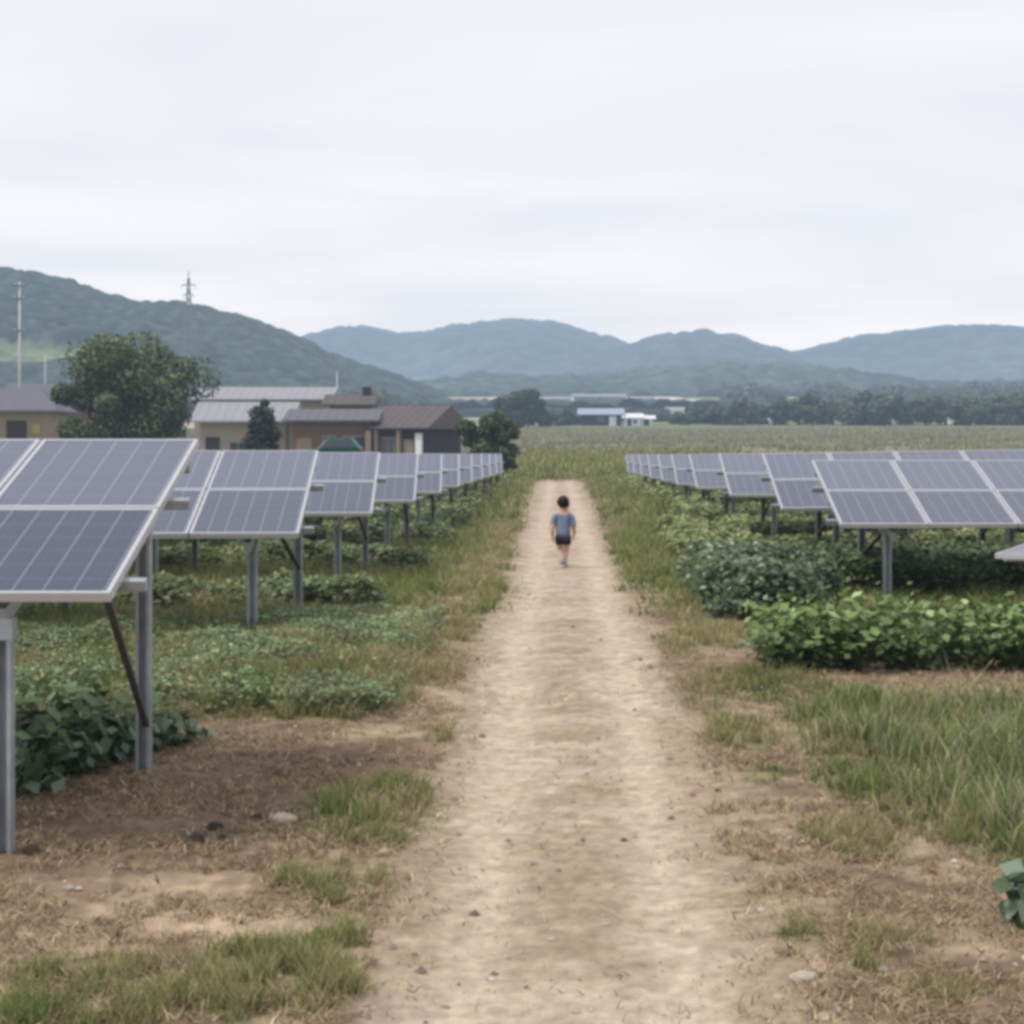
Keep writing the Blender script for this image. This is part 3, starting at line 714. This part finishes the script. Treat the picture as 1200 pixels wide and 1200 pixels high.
# ------------------------------------------------------------------ buildings
M_roofg = surf('grey_roof', (.13,.13,.15), .7, vary=.12, scale=1.2, haze=HZ)
M_roofp = surf('pale_metal_roof', (.30,.30,.325), .6, vary=.08, scale=1, haze=HZ)
M_roofb = surf('brown_tile_roof', (.115,.095,.097), .8, vary=.15, scale=2, haze=HZ)
M_tan = surf('tan_plaster', (.27,.21,.155), .9, vary=.12, scale=2, haze=HZ)
M_cream = surf('cream_plaster', (.30,.26,.21), .9, vary=.1, haze=HZ)
M_brown = surf('brown_timber', (.16,.095,.06), .85, vary=.2, scale=3, haze=HZ)
M_black = surf('dark_timber', (.035,.03,.03), .8, vary=.2, haze=HZ)
M_glass = surf('window_glass', (.03,.04,.05), .1, vary=.1, haze=HZ, spec=.6)
M_white = surf('white_paint', (.75,.76,.78), .7, vary=.05, haze=HZ)
M_blue = surf('blue_metal_roof', (.32,.38,.44), .6, vary=.08, haze=HZ)
M_yel = surf('yellow_panel', (.38,.29,.09), .8, haze=HZ)
M_frame = surf('painted_frame', (.3,.27,.23), .7, haze=HZ)
def roof_mb(w, d, ze, zr, ov=.75, th=.14, hip=0):
    m = MB(); x0, x1, y0, y1 = -w/2-ov, w/2+ov, -d/2-ov, d/2+ov
    a, b = (x0+hip, x1-hip)
    vs = [(x0,y0,ze),(x1,y0,ze),(x1,y1,ze),(x0,y1,ze),(a,0,zr),(b,0,zr),(x0,y0,ze-th),(x1,y0,ze-th),(x1,y1,ze-th),(x0,y1,ze-th)]
    m.add(vs, [(0,1,5,4),(2,3,4,5),(3,0,4),(1,2,5),(6,7,1,0),(7,8,2,1),(8,9,3,2),(9,6,0,3),(6,9,8,7)])
    # roof ribs
    k = x0+.4
    while k < x1-.3:
        if hip == 0: m.bar((k, y0, ze+.008), (k, 0, zr+.008), .05, .03)
        k += .8
    return m
def house(label, px, D, w, d, eave, ridge, wall, roof, rz=0, wins=(), doors=(), hip=0, chimney=None, z=None, name='house', gable=None, extra=None):
    x = at(px, D); z0 = float(tz(x, D))-.1 if z is None else z
    r = empty(name, (x, D, z0), rz); tag(r, label, 'house' if name == 'house' else 'shed')
    wl = MB(); wl.box(-w/2, w/2, -d/2, d/2, 0, eave-.15)
    wl.build('wall', wall, r)
    if hip == 0 and gable: 
        g = MB()
        for sx in (-w/2-.03, w/2+.03-.1): g.add([(sx,-d/2,eave-.16),(sx,d/2,eave-.16),(sx,0,ridge-.12),(sx+.1,-d/2,eave-.16),(sx+.1,d/2,eave-.16),(sx+.1,0,ridge-.12)], [(0,2,1),(3,4,5),(0,3,5,2),(1,2,5,4)])
        g.build('gable', gable, r)
    rf = roof_mb(w, d, eave, ridge, hip=hip).build('roof', roof, r)
    if chimney: MB().box(chimney-.4, chimney+.4, -.4, .4, ridge-.5, ridge+.7).build('chimney', M_black, rf)
    for (cx, z0_, ww, hh) in wins:
        f = MB().box(cx-ww/2-.08, cx+ww/2+.08, -d/2-.06, -d/2+.02, z0_-.08, z0_+hh+.08).build('window', M_frame, r)
        MB().box(cx-ww/2, cx-.03, -d/2-.075, -d/2-.04, z0_, z0_+hh).box(cx+.03, cx+ww/2, -d/2-.075, -d/2-.04, z0_, z0_+hh).build('pane', M_glass, f)
    for (cx, ww, hh, mt) in doors:
        dd = MB().box(cx-ww/2, cx+ww/2, -d/2-.08, -d/2+.02, .05, hh).build('door', mt, r)
        MB().box(cx+ww/2-.16, cx+ww/2-.08, -d/2-.13, -d/2-.08, 1.0, 1.14).build('handle', M_galv, dd)
    if extra: extra(r)
    return r
house('grey roofed tan house at the left picture edge with a dark doorway', 12, 150, 8.5, 7, 4.9, 6.9, M_tan, M_roofg, rz=R(4), hip=2.4, wins=((-2.6,1.2,1.5,1.2),(-.6,1.2,1.3,1.2)), doors=((1.4,1.7,4.0,M_black),), extra=lambda r: MB().box(2.7, 3.4, -3.62, -3.52, 2.9, 3.7).build('yellow_wall_panel', M_yel, r))  # yellow patch of the house wall, built as a small panel
house('dark roofed low house behind the big tree at the left', 55, 168, 8, 6, 5.6, 7.6, M_brown, M_roofg, hip=1.2, wins=((1.0,1.2,1.5,1.2),(-2,1.2,1.2,1.2)))
house('long shed with pale grey metal roof behind the other roofs', 312, 172, 13, 7, 6.0, 7.3, M_cream, M_roofp, name='shed', wins=((-4,1.4,1.6,1.2),(0,1.4,1.6,1.2),(4,1.4,1.6,1.2)))
house('cream shed with a lower pale grey roof right of the big tree', 292, 150, 7.4, 6, 4.0, 5.7, M_cream, M_roofp, name='shed', wins=((1.5,1,1.4,1.1),(-.4,1,1.4,1.1)), doors=((-2.6,1.2,2.6,M_black),))
def pillar(r):
    MB().box(2.9, 3.35, -3.6, -3.05, 0, 3.2).build('pillar', M_tan, r)
house('brown timber house with a low grey roof and tan corner pillar', 394, 146, 6.6, 6, 4.1, 5.1, M_brown, M_roofg, wins=((-.2,1.2,.9,1.5),(1.9,1.1,1.8,1.6)), doors=((-2.3,1.3,2.6,M_tan),), extra=pillar)
def veranda(r):
    MB().box(2.0, 2.6, -3.3, -3.06, .5, 3.0).build('notice_panel', M_white, r)
    MB().box(-1.9,-1.6,-3.5,-3.1,0,3.3).build('pillar', M_tan, r); MB().box(.3,.6,-3.5,-3.1,0,3.3).build('pillar', M_tan, r)
house('brown tile roofed house with a dark gable at the right end of the houses', 486, 145, 5.6, 6, 3.5, 5.35, M_black, M_roofb, rz=R(-26), gable=M_black, wins=((-2.6,1.2,1,1.4),(-.8,1.2,1.2,1.4)), doors=((1.2,1.0,2.5,M_tan),), extra=veranda)
house('small red brown roofed outbuilding showing between the middle roofs', 412, 165, 3.6, 4, 5.5, 6.5, M_brown, M_roofb, chimney=1.5, name='shed', wins=((0,1.5,1,1),))
house('blue roofed open shed far across the plain', 704, 390, 9.2, 8, 2.6, 4.0, M_black, M_blue, name='shed', wins=((0,1,1.5,1),), doors=((2.6,1.6,2.2,M_white),))
house('white shed far across the plain right of the blue roofed shed', 741, 388, 3.6, 6, 1.9, 2.9, M_white, M_white, name='shed', wins=((0.5,.6,.8,.6),), doors=((-.8,.9,1.6,M_black),))
house('small white shed at the right end of the far sheds', 757, 392, 2.8, 5, 1.6, 2.4, M_white, M_white, name='shed', doors=((0,1.2,1.4,M_black),))
house('pale green house at the left end of the far sheds', 684, 400, 2.8, 5, 2.1, 3.1, surf('pale_green_wall', (.3,.42,.4), .8, haze=HZ), M_roofp, name='shed', doors=((0,.8,1.7,M_black),))
house('tiny white building in the far treeline at the right', 1120, 420, 4, 5, 2.2, 3.2, M_white, M_roofp, name='shed', wins=((0,.8,1,.8),))
# parked car, only its dark green roof and tail seen over the arrays
def car(px, D):
    x = at(px, D); r = empty('parked_car', (x, D, float(tz(x, D))+.05)); r.scale = (1.08, 1.08, 1.35); tag(r, 'dark green parked car in front of the brown timber house', 'car')
    mg = surf('green_car_paint', (.02,.09,.085), .3, vary=.05, spec=.6)
    b = MB(); prof = [(-1.9,.35),(-1.95,.8),(-1.75,.98),(-1.0,1.05),(-.45,1.55),(1.2,1.6),(1.75,1.1),(1.95,1.0),(1.98,.4)]
    n = len(prof); vs = [(p[0], -.8 if p[1] < 1.2 else -.64, p[1]) for p in prof]+[(p[0], .8 if p[1] < 1.2 else .64, p[1]) for p in prof]
    b.add(vs, [tuple(range(n)), tuple(range(n, 2*n))[::-1]]+[(i, i+n, (i+1) % n+n, (i+1) % n) for i in range(n)]); b.build('body', mg, r, bevel=.05)
    w = MB(); w.add([(-.9,-.825,1.08),(1.45,-.825,1.1),(1.1,-.70,1.5),(-.42,-.70,1.47)], [(0,1,2,3)]); w.build('side_window', M_glass, r)
    tl = MB().box(1.9,2.0,-.75,-.5,.75,.98).box(1.9,2.0,.5,.75,.75,.98).build('tail_light', surf('red_lamp', (.5,.03,.02), .3), r)
    for wx in (-1.2, 1.2):
        for wy in (-.8, .8):
            t = MB().tube([(wx, wy-.1, .33), (wx, wy+.1, .33)], .33, 18).build('wheel', M_black, r)
            MB().tube([(wx, wy-.115, .33), (wx, wy+.115, .33)], .18, 12).build('rim', M_galv, t)
car(392, 126)

for (px, D, w, h, mt, mr, lab) in ((606,640,9,2.6,M_white,M_roofp,'tiny white building at the left end of the far pale fields'), (634,760,26,2.4,M_tan,M_roofp,'long low tan shed on the far pale fields above the dark round tree'),
      (668,700,15,2.2,M_white,M_roofp,'pale greenhouse left of centre on the far fields above the blue roofed shed'), (702,800,24,2.6,M_cream,M_roofp,'long cream shed on the far fields right above the blue roofed shed'), (748,740,13,2.4,M_white,M_roofg,'grey roofed white shed on the far fields above the white sheds'),
      (792,560,6,2.6,M_white,M_roofp,'white building on the pale far field right of the white sheds'), (812,600,11,2.2,M_cream,M_roofp,'low cream shed on the pale slope at the left end of the treeline'), (828,480,4,2.2,M_white,M_white,'tiny white hut before the pale slope')):
    house(lab, px, D, w, 6, h, h*1.5, mt, mr, name='shed', wins=((0,1.4,1,.9),))
# ------------------------------------------------------------------ poles
def pole(label, px, D, ytop, rad, z0=None, arms=True):
    x = at(px, D); z0 = float(tz(x, D)) if z0 is None else z0; zt = ZC+(HY-ytop)*D/F-z0
    r = empty('utility_pole', (x, D, z0)); tag(r, label, 'utility pole')
    mp = surf('pole_concrete', (.5,.5,.5), .8, vary=.1, haze=HZ)
    MB().tube([(0,0,-.5),(0,0,zt)], [rad, rad*.65], 10).build('pole', mp, r, smooth=True)
    if arms:
        for k, zz in enumerate((zt-.4, zt-1.6, zt-4.6)):
            a = MB().box(-.6+.12*k, .6-.12*k, -.04-rad, .04-rad, zz-.04, zz+.04).build('crossarm', M_dark, r)
            for xx in (-.45, 0, .45): MB().tube([(xx*.9, -rad, zz+.05), (xx*.9, -rad, zz+.22)], .04, 6).build('insulator', M_white, a)
    return r
pole('tall pale concrete utility pole with crossarms at the far left', 23, 160, 330, .15)
pole('thin far pole left of the big tree', 53, 260, 415, .12, arms=False)
pole('thin pole rising behind the brown tiled house roofs', 395, 190, 436, .1, arms=False)
def pylon(px, D, ytop, ybase):
    x = at(px, D); z0 = ZC+(HY-ybase)*D/F; H = (ybase-ytop)*D/F
    r = empty('pylon', (x, D, z0)); tag(r, 'lattice power pylon standing on the left hill above the big tree', 'pylon')
    mp = surf('pylon_steel', (.16,.17,.18), .7, haze=HZ); m = MB(); n = 9
    hw = lambda t: 1.9*(1-t)**1.2+.28
    for k in range(n):
        t0, t1 = k/n, (k+1)/n; a, b = hw(t0), hw(t1); za, zb = H*.92*t0, H*.92*t1
        for (sx, sy) in ((1,1),(1,-1),(-1,1),(-1,-1)): m.bar((sx*a, sy*a, za), (sx*b, sy*b, zb), .26)
        for sy in (1, -1):
            m.bar((-a, sy*a, za), (b, sy*b, zb), .13); m.bar((a, sy*a, za), (-b, sy*b, zb), .13)
            m.bar((sy*a, -a, za), (sy*b, b, zb), .13)
    m.bar((0, 0, H*.9), (0, 0, H), .3)
    m.build('lattice', mp, r)
    for zz, L in ((H*.84, 2.6), (H*.73, 1.9), (H*.62, 2.5)):
        a = MB(); a.bar((-L, 0, zz), (0, 0, zz+.9), .16); a.bar((L, 0, zz), (0, 0, zz+.9), .16); a.bar((-L, 0, zz), (L, 0, zz), .22); ao = a.build('crossarm', mp, r)
        MB().bar((-L, 0, zz), (-L, 0, zz-1.2), .18).bar((L, 0, zz), (L, 0, zz-1.2), .18).build('insulator', mp, ao)
pylon(221, 640, 318, 420)

# ------------------------------------------------------------------ the child
def skin_obj(name, pts, edges, mat, parent, root=0, sub=2):
    me = bpy.data.meshes.new(name); me.from_pydata([p[:3] for p in pts], edges, []); me.materials.append(mat)
    o = bpy.data.objects.new(name, me); col.objects.link(o)
    if parent: o.parent = parent
    m = o.modifiers.new('skin', 'SKIN'); m.use_smooth_shade = True
    sv = me.skin_vertices[0].data
    for i, p in enumerate(pts):
        r = p[3]; sv[i].radius = r if isinstance(r, tuple) else (r, r); sv[i].use_root = (i == root)
    s = o.modifiers.new('sub', 'SUBSURF'); s.levels = sub; s.render_levels = sub
    return o
def child():
    X, Y = at(660, 26.1), 26.1
    M_skin = surf('skin', (.56,.34,.27), .6, vary=.04); M_hair = surf('black_hair', (.014,.012,.011), .6, vary=.2, scale=40)
    M_shirt = surf('blue_grey_shirt', (.175,.225,.315), .9, vary=.14, scale=9, bump=.012, bscale=10); M_short = surf('dark_shorts', (.02,.023,.032), .9, vary=.15)
    M_sock = surf('white_sock', (.5,.47,.48), .9); M_shoe = surf('grey_shoe', (.22,.215,.23), .8); M_sole = surf('white_sole', (.6,.6,.6), .8)
    P = []; E = []
    def v(*a): P.append(a); return len(P)-1
    def chain(start, *vs):
        prev = start
        for q in vs:
            i = v(*q)
            E.append((prev, i)); prev = i
        return prev
    pel = v(0, 0, .50, (.095, .07))
    chest = chain(pel, (0, .005, .60, (.09, .065)), (0, .01, .70, (.10, .07)), (0, .01, .79, (.095, .065)))
    neck = chain(chest, (0, .01, .855, .042), (0, .02, .905, .045))
    hd = chain(neck, (0, .03, .94, (.066, .07)), (0, .03, .985, (.076, .082)), (0, .025, 1.04, (.068, .074)), (0, .02, 1.075, .036))
    chain(len(P)-3, (0, .13, .985, .012))       # nose, turned away
    for s in (-1, 1):
        chain(len(P)-4 if s < 0 else len(P)-6, (s*.098, .02, .985, (.012, .022)))
        el = (s*.158, -.02+(.03 if s > 0 else -.02), .615)
        wr = (s*.168, .05 if s > 0 else -.01, .50 if s > 0 else .485)
        w = chain(chest, (s*.08, .01, .815, .05), (s*.122, .005, .785, .045), (s*.145, 0, .70, .036), (*el, .03), ((el[0]+wr[0])/2+s*.004, (el[1]+wr[1])/2, (el[2]+wr[2])/2, .029), (*wr, .021))
        pm = chain(w, (wr[0]-s*.004, wr[1]+.008, wr[2]-.04, (.014, .028)))
        for k, L in enumerate((.036, .042, .04, .03)):
            oy = (k-1.5)*.0145
            chain(pm, (wr[0]-s*.004, wr[1]+.012-oy, wr[2]-.062, .0072), (wr[0]-s*.010, wr[1]+.016-oy, wr[2]-.062-L*.5, .0066), (wr[0]-s*.018, wr[1]+.018-oy, wr[2]-.062-L, .0052))
        chain(pm, (wr[0]-s*.012, wr[1]+.035, wr[2]-.045, .0085), (wr[0]-s*.016, wr[1]+.045, wr[2]-.068, .0065))
    legs = {}
    for s in (-1, 1):
        kn = (s*.048+.0, .03 if s > 0 else .07, .275); an = (.03 if s > 0 else -.012, -.02 if s > 0 else -.075, .085 if s > 0 else .115)
        a = chain(pel, (s*.055, 0, .44, .072), (s*.053, .015, .35, .058), (*kn, .043), ((kn[0]+an[0])/2, (kn[1]+an[1])/2-.01, (kn[2]+an[2])/2+.01, .041), (*an, .027))
        chain(a, (an[0]+s*.004, an[1]+.01, an[2]-.045, .027), (an[0]+s*.01, an[1]+.085, an[2]-.055, (.03, .02)))
        legs[s] = (kn, an)
    body = skin_obj('person', P, E, M_skin, None)
    body.location = (X, Y, float(tz(X, Y))+.0); body.scale = (1, 1, 1)
    tag(body, 'small child in blue shirt and dark shorts walking away along the path', 'child')
    # shirt
    P = []; E = []
    a = v(0, .0, .46, (.13, .10)); t = chain(a, (0, .0, .55, (.123, .09)), (0, .01, .68, (.115, .083)), (0, .01, .78, (.105, .075)), (0, .01, .845, (.06, .052)))
    for s in (-1, 1): chain(3, (s*.085, .01, .81, .06), (s*.125, .005, .78, .055), (s*.146, 0, .70, .05), (s*.158, -.008, .60, .048))
    skin_obj('shirt', P, E, M_shirt, body)
    P = []; E = []
    a = v(0, 0, .48, (.108, .083))
    for s in (-1, 1): chain(a, (s*.053, 0, .44, .080), (s*.056, .01, .375, .074), (s*.056, .015, .345, .073))
    skin_obj('shorts', P, E, M_short, body)
    # hair: a cap over the crown, sides and back of the head, with strands
    import bmesh
    bm = bmesh.new(); bmesh.ops.create_icosphere(bm, subdivisions=4, radius=1)
    for q in bm.verts:
        c = q.co.copy(); k = 1+.28*(float(fbm(c.x*6+3, c.y*6+c.z*7, 9, 3))-.5)
        yy = c.y*.098*k
        if c.y > .35 and c.z < .35: yy = min(yy, .05)
        q.co = Vector((c.x*.094*k, yy+.015, c.z*.090*k+1.008-(.016 if c.y < 0 and c.z < 0 else 0)))
    me = bpy.data.meshes.new('hair'); bm.to_mesh(me); bm.free(); me.materials.append(M_hair)
    for p in me.polygons: p.use_smooth = True
    h = bpy.data.objects.new('hair', me); col.objects.link(h); h.parent = body
    for s in (-1, 1):
        kn, an = legs[s]
        P = []; E = []
        up = ((an[0]*.55+kn[0]*.45), (an[1]*.55+kn[1]*.45)-.008, an[2]*.55+kn[2]*.45)
        a = v(*up, .044); chain(a, (an[0], an[1], an[2]+.01, .034), (an[0], an[1]+.005, an[2]-.03, .03))
        skin_obj('sock', P, E, M_sock, body)
        P = []; E = []
        a = v(an[0], an[1]-.015, an[2]-.045, (.037, .036)); chain(a, (an[0]+s*.006, an[1]+.04, an[2]-.05, (.037, .032)), (an[0]+s*.011, an[1]+.105, an[2]-.056, (.036, .024)))
        sh = skin_obj('shoe', P, E, M_shoe, body)
        MB().box(an[0]-.036, an[0]+.036, an[1]-.05, an[1]+.125, an[2]-.087, an[2]-.071).build('sole', M_sole, sh, bevel=.006)
child()

# ------------------------------------------------------------------ light
w = bpy.data.worlds.new('World'); scene.world = w; w.use_nodes = True
nt = w.node_tree; nt.nodes.clear(); N = nt.nodes; L = nt.links
EL, AZ = 56., -115.         # veiled sun: high, to the left and slightly behind
sky = N.new('ShaderNodeTexSky'); sky.sky_type = 'NISHITA'; sky.sun_disc = False; sky.sun_elevation = R(EL); sky.sun_rotation = R(AZ)
b1 = N.new('ShaderNodeBackground'); L.new(sky.outputs[0], b1.inputs[0]); b1.inputs[1].default_value = .08
tc = N.new('ShaderNodeTexCoord'); sp = N.new('ShaderNodeSeparateXYZ'); L.new(tc.outputs['Generated'], sp.inputs[0])
# cloud deck: project the view direction on a high plane so that streaks flatten towards the horizon
zz = mathn(nt, 'MAXIMUM', sp.outputs[2], 0.0); zz = mathn(nt, 'ADD', zz, .10)
cx = mathn(nt, 'DIVIDE', sp.outputs[0], zz); cy = mathn(nt, 'DIVIDE', sp.outputs[1], zz)
cb = N.new('ShaderNodeCombineXYZ'); L.new(mathn(nt, 'MULTIPLY', cx, .8), cb.inputs[0]); L.new(mathn(nt, 'MULTIPLY', cy, 1.3), cb.inputs[1])
nz = N.new('ShaderNodeTexNoise'); nz.inputs['Scale'].default_value = .75; nz.inputs['Detail'].default_value = 5; nz.inputs['Roughness'].default_value = .5; nz.inputs['Distortion'].default_value = .4
L.new(cb.outputs[0], nz.inputs['Vector'])
cr = N.new('ShaderNodeValToRGB'); L.new(nz.outputs[0], cr.inputs[0])
cr.color_ramp.elements[0].position = .28; cr.color_ramp.elements[0].color = (.81, .83, .905, 1)
cr.color_ramp.elements[1].position = .62; cr.color_ramp.elements[1].color = (.955, .96, 1.0, 1)
b2 = N.new('ShaderNodeBackground'); L.new(cr.outputs[0], b2.inputs[0]); b2.inputs[1].default_value = 1.04
mx = N.new('ShaderNodeMixShader'); mx.inputs[0].default_value = .9; L.new(b1.outputs[0], mx.inputs[1]); L.new(b2.outputs[0], mx.inputs[2])
wo = N.new('ShaderNodeOutputWorld'); L.new(mx.outputs[0], wo.inputs[0])
sun = bpy.data.lights.new('sun', 'SUN'); sun.energy = 2.2; sun.angle = R(12); sun.color = (1, .96, .9)
so = bpy.data.objects.new('sun', sun); col.objects.link(so)
dirv = Vector((math.sin(R(AZ))*math.cos(R(EL)), math.cos(R(AZ))*math.cos(R(EL)), math.sin(R(EL))))
so.rotation_euler = dirv.to_track_quat('Z', 'Y').to_euler()

# ------------------------------------------------------------------ camera
cam = bpy.data.cameras.new('camera'); co = bpy.data.objects.new('camera', cam); col.objects.link(co)
co.location = (0, 0, ZC); co.rotation_euler = (R(90), 0, 0)
cam.sensor_width = 36; cam.lens = 36*F/1200; cam.shift_x = -(VX-600)/1200; cam.shift_y = -(600-HY)/1200
cam.clip_start = .1; cam.clip_end = 8000
scene.camera = co
scene.view_settings.view_transform = 'Standard'; scene.view_settings.look = 'None'; scene.view_settings.exposure = 0
scene.cycles.pixel_filter_type = 'BLACKMAN_HARRIS'; scene.cycles.filter_width = 3.8
scene.cycles.max_bounces = 5; scene.cycles.diffuse_bounces = 3
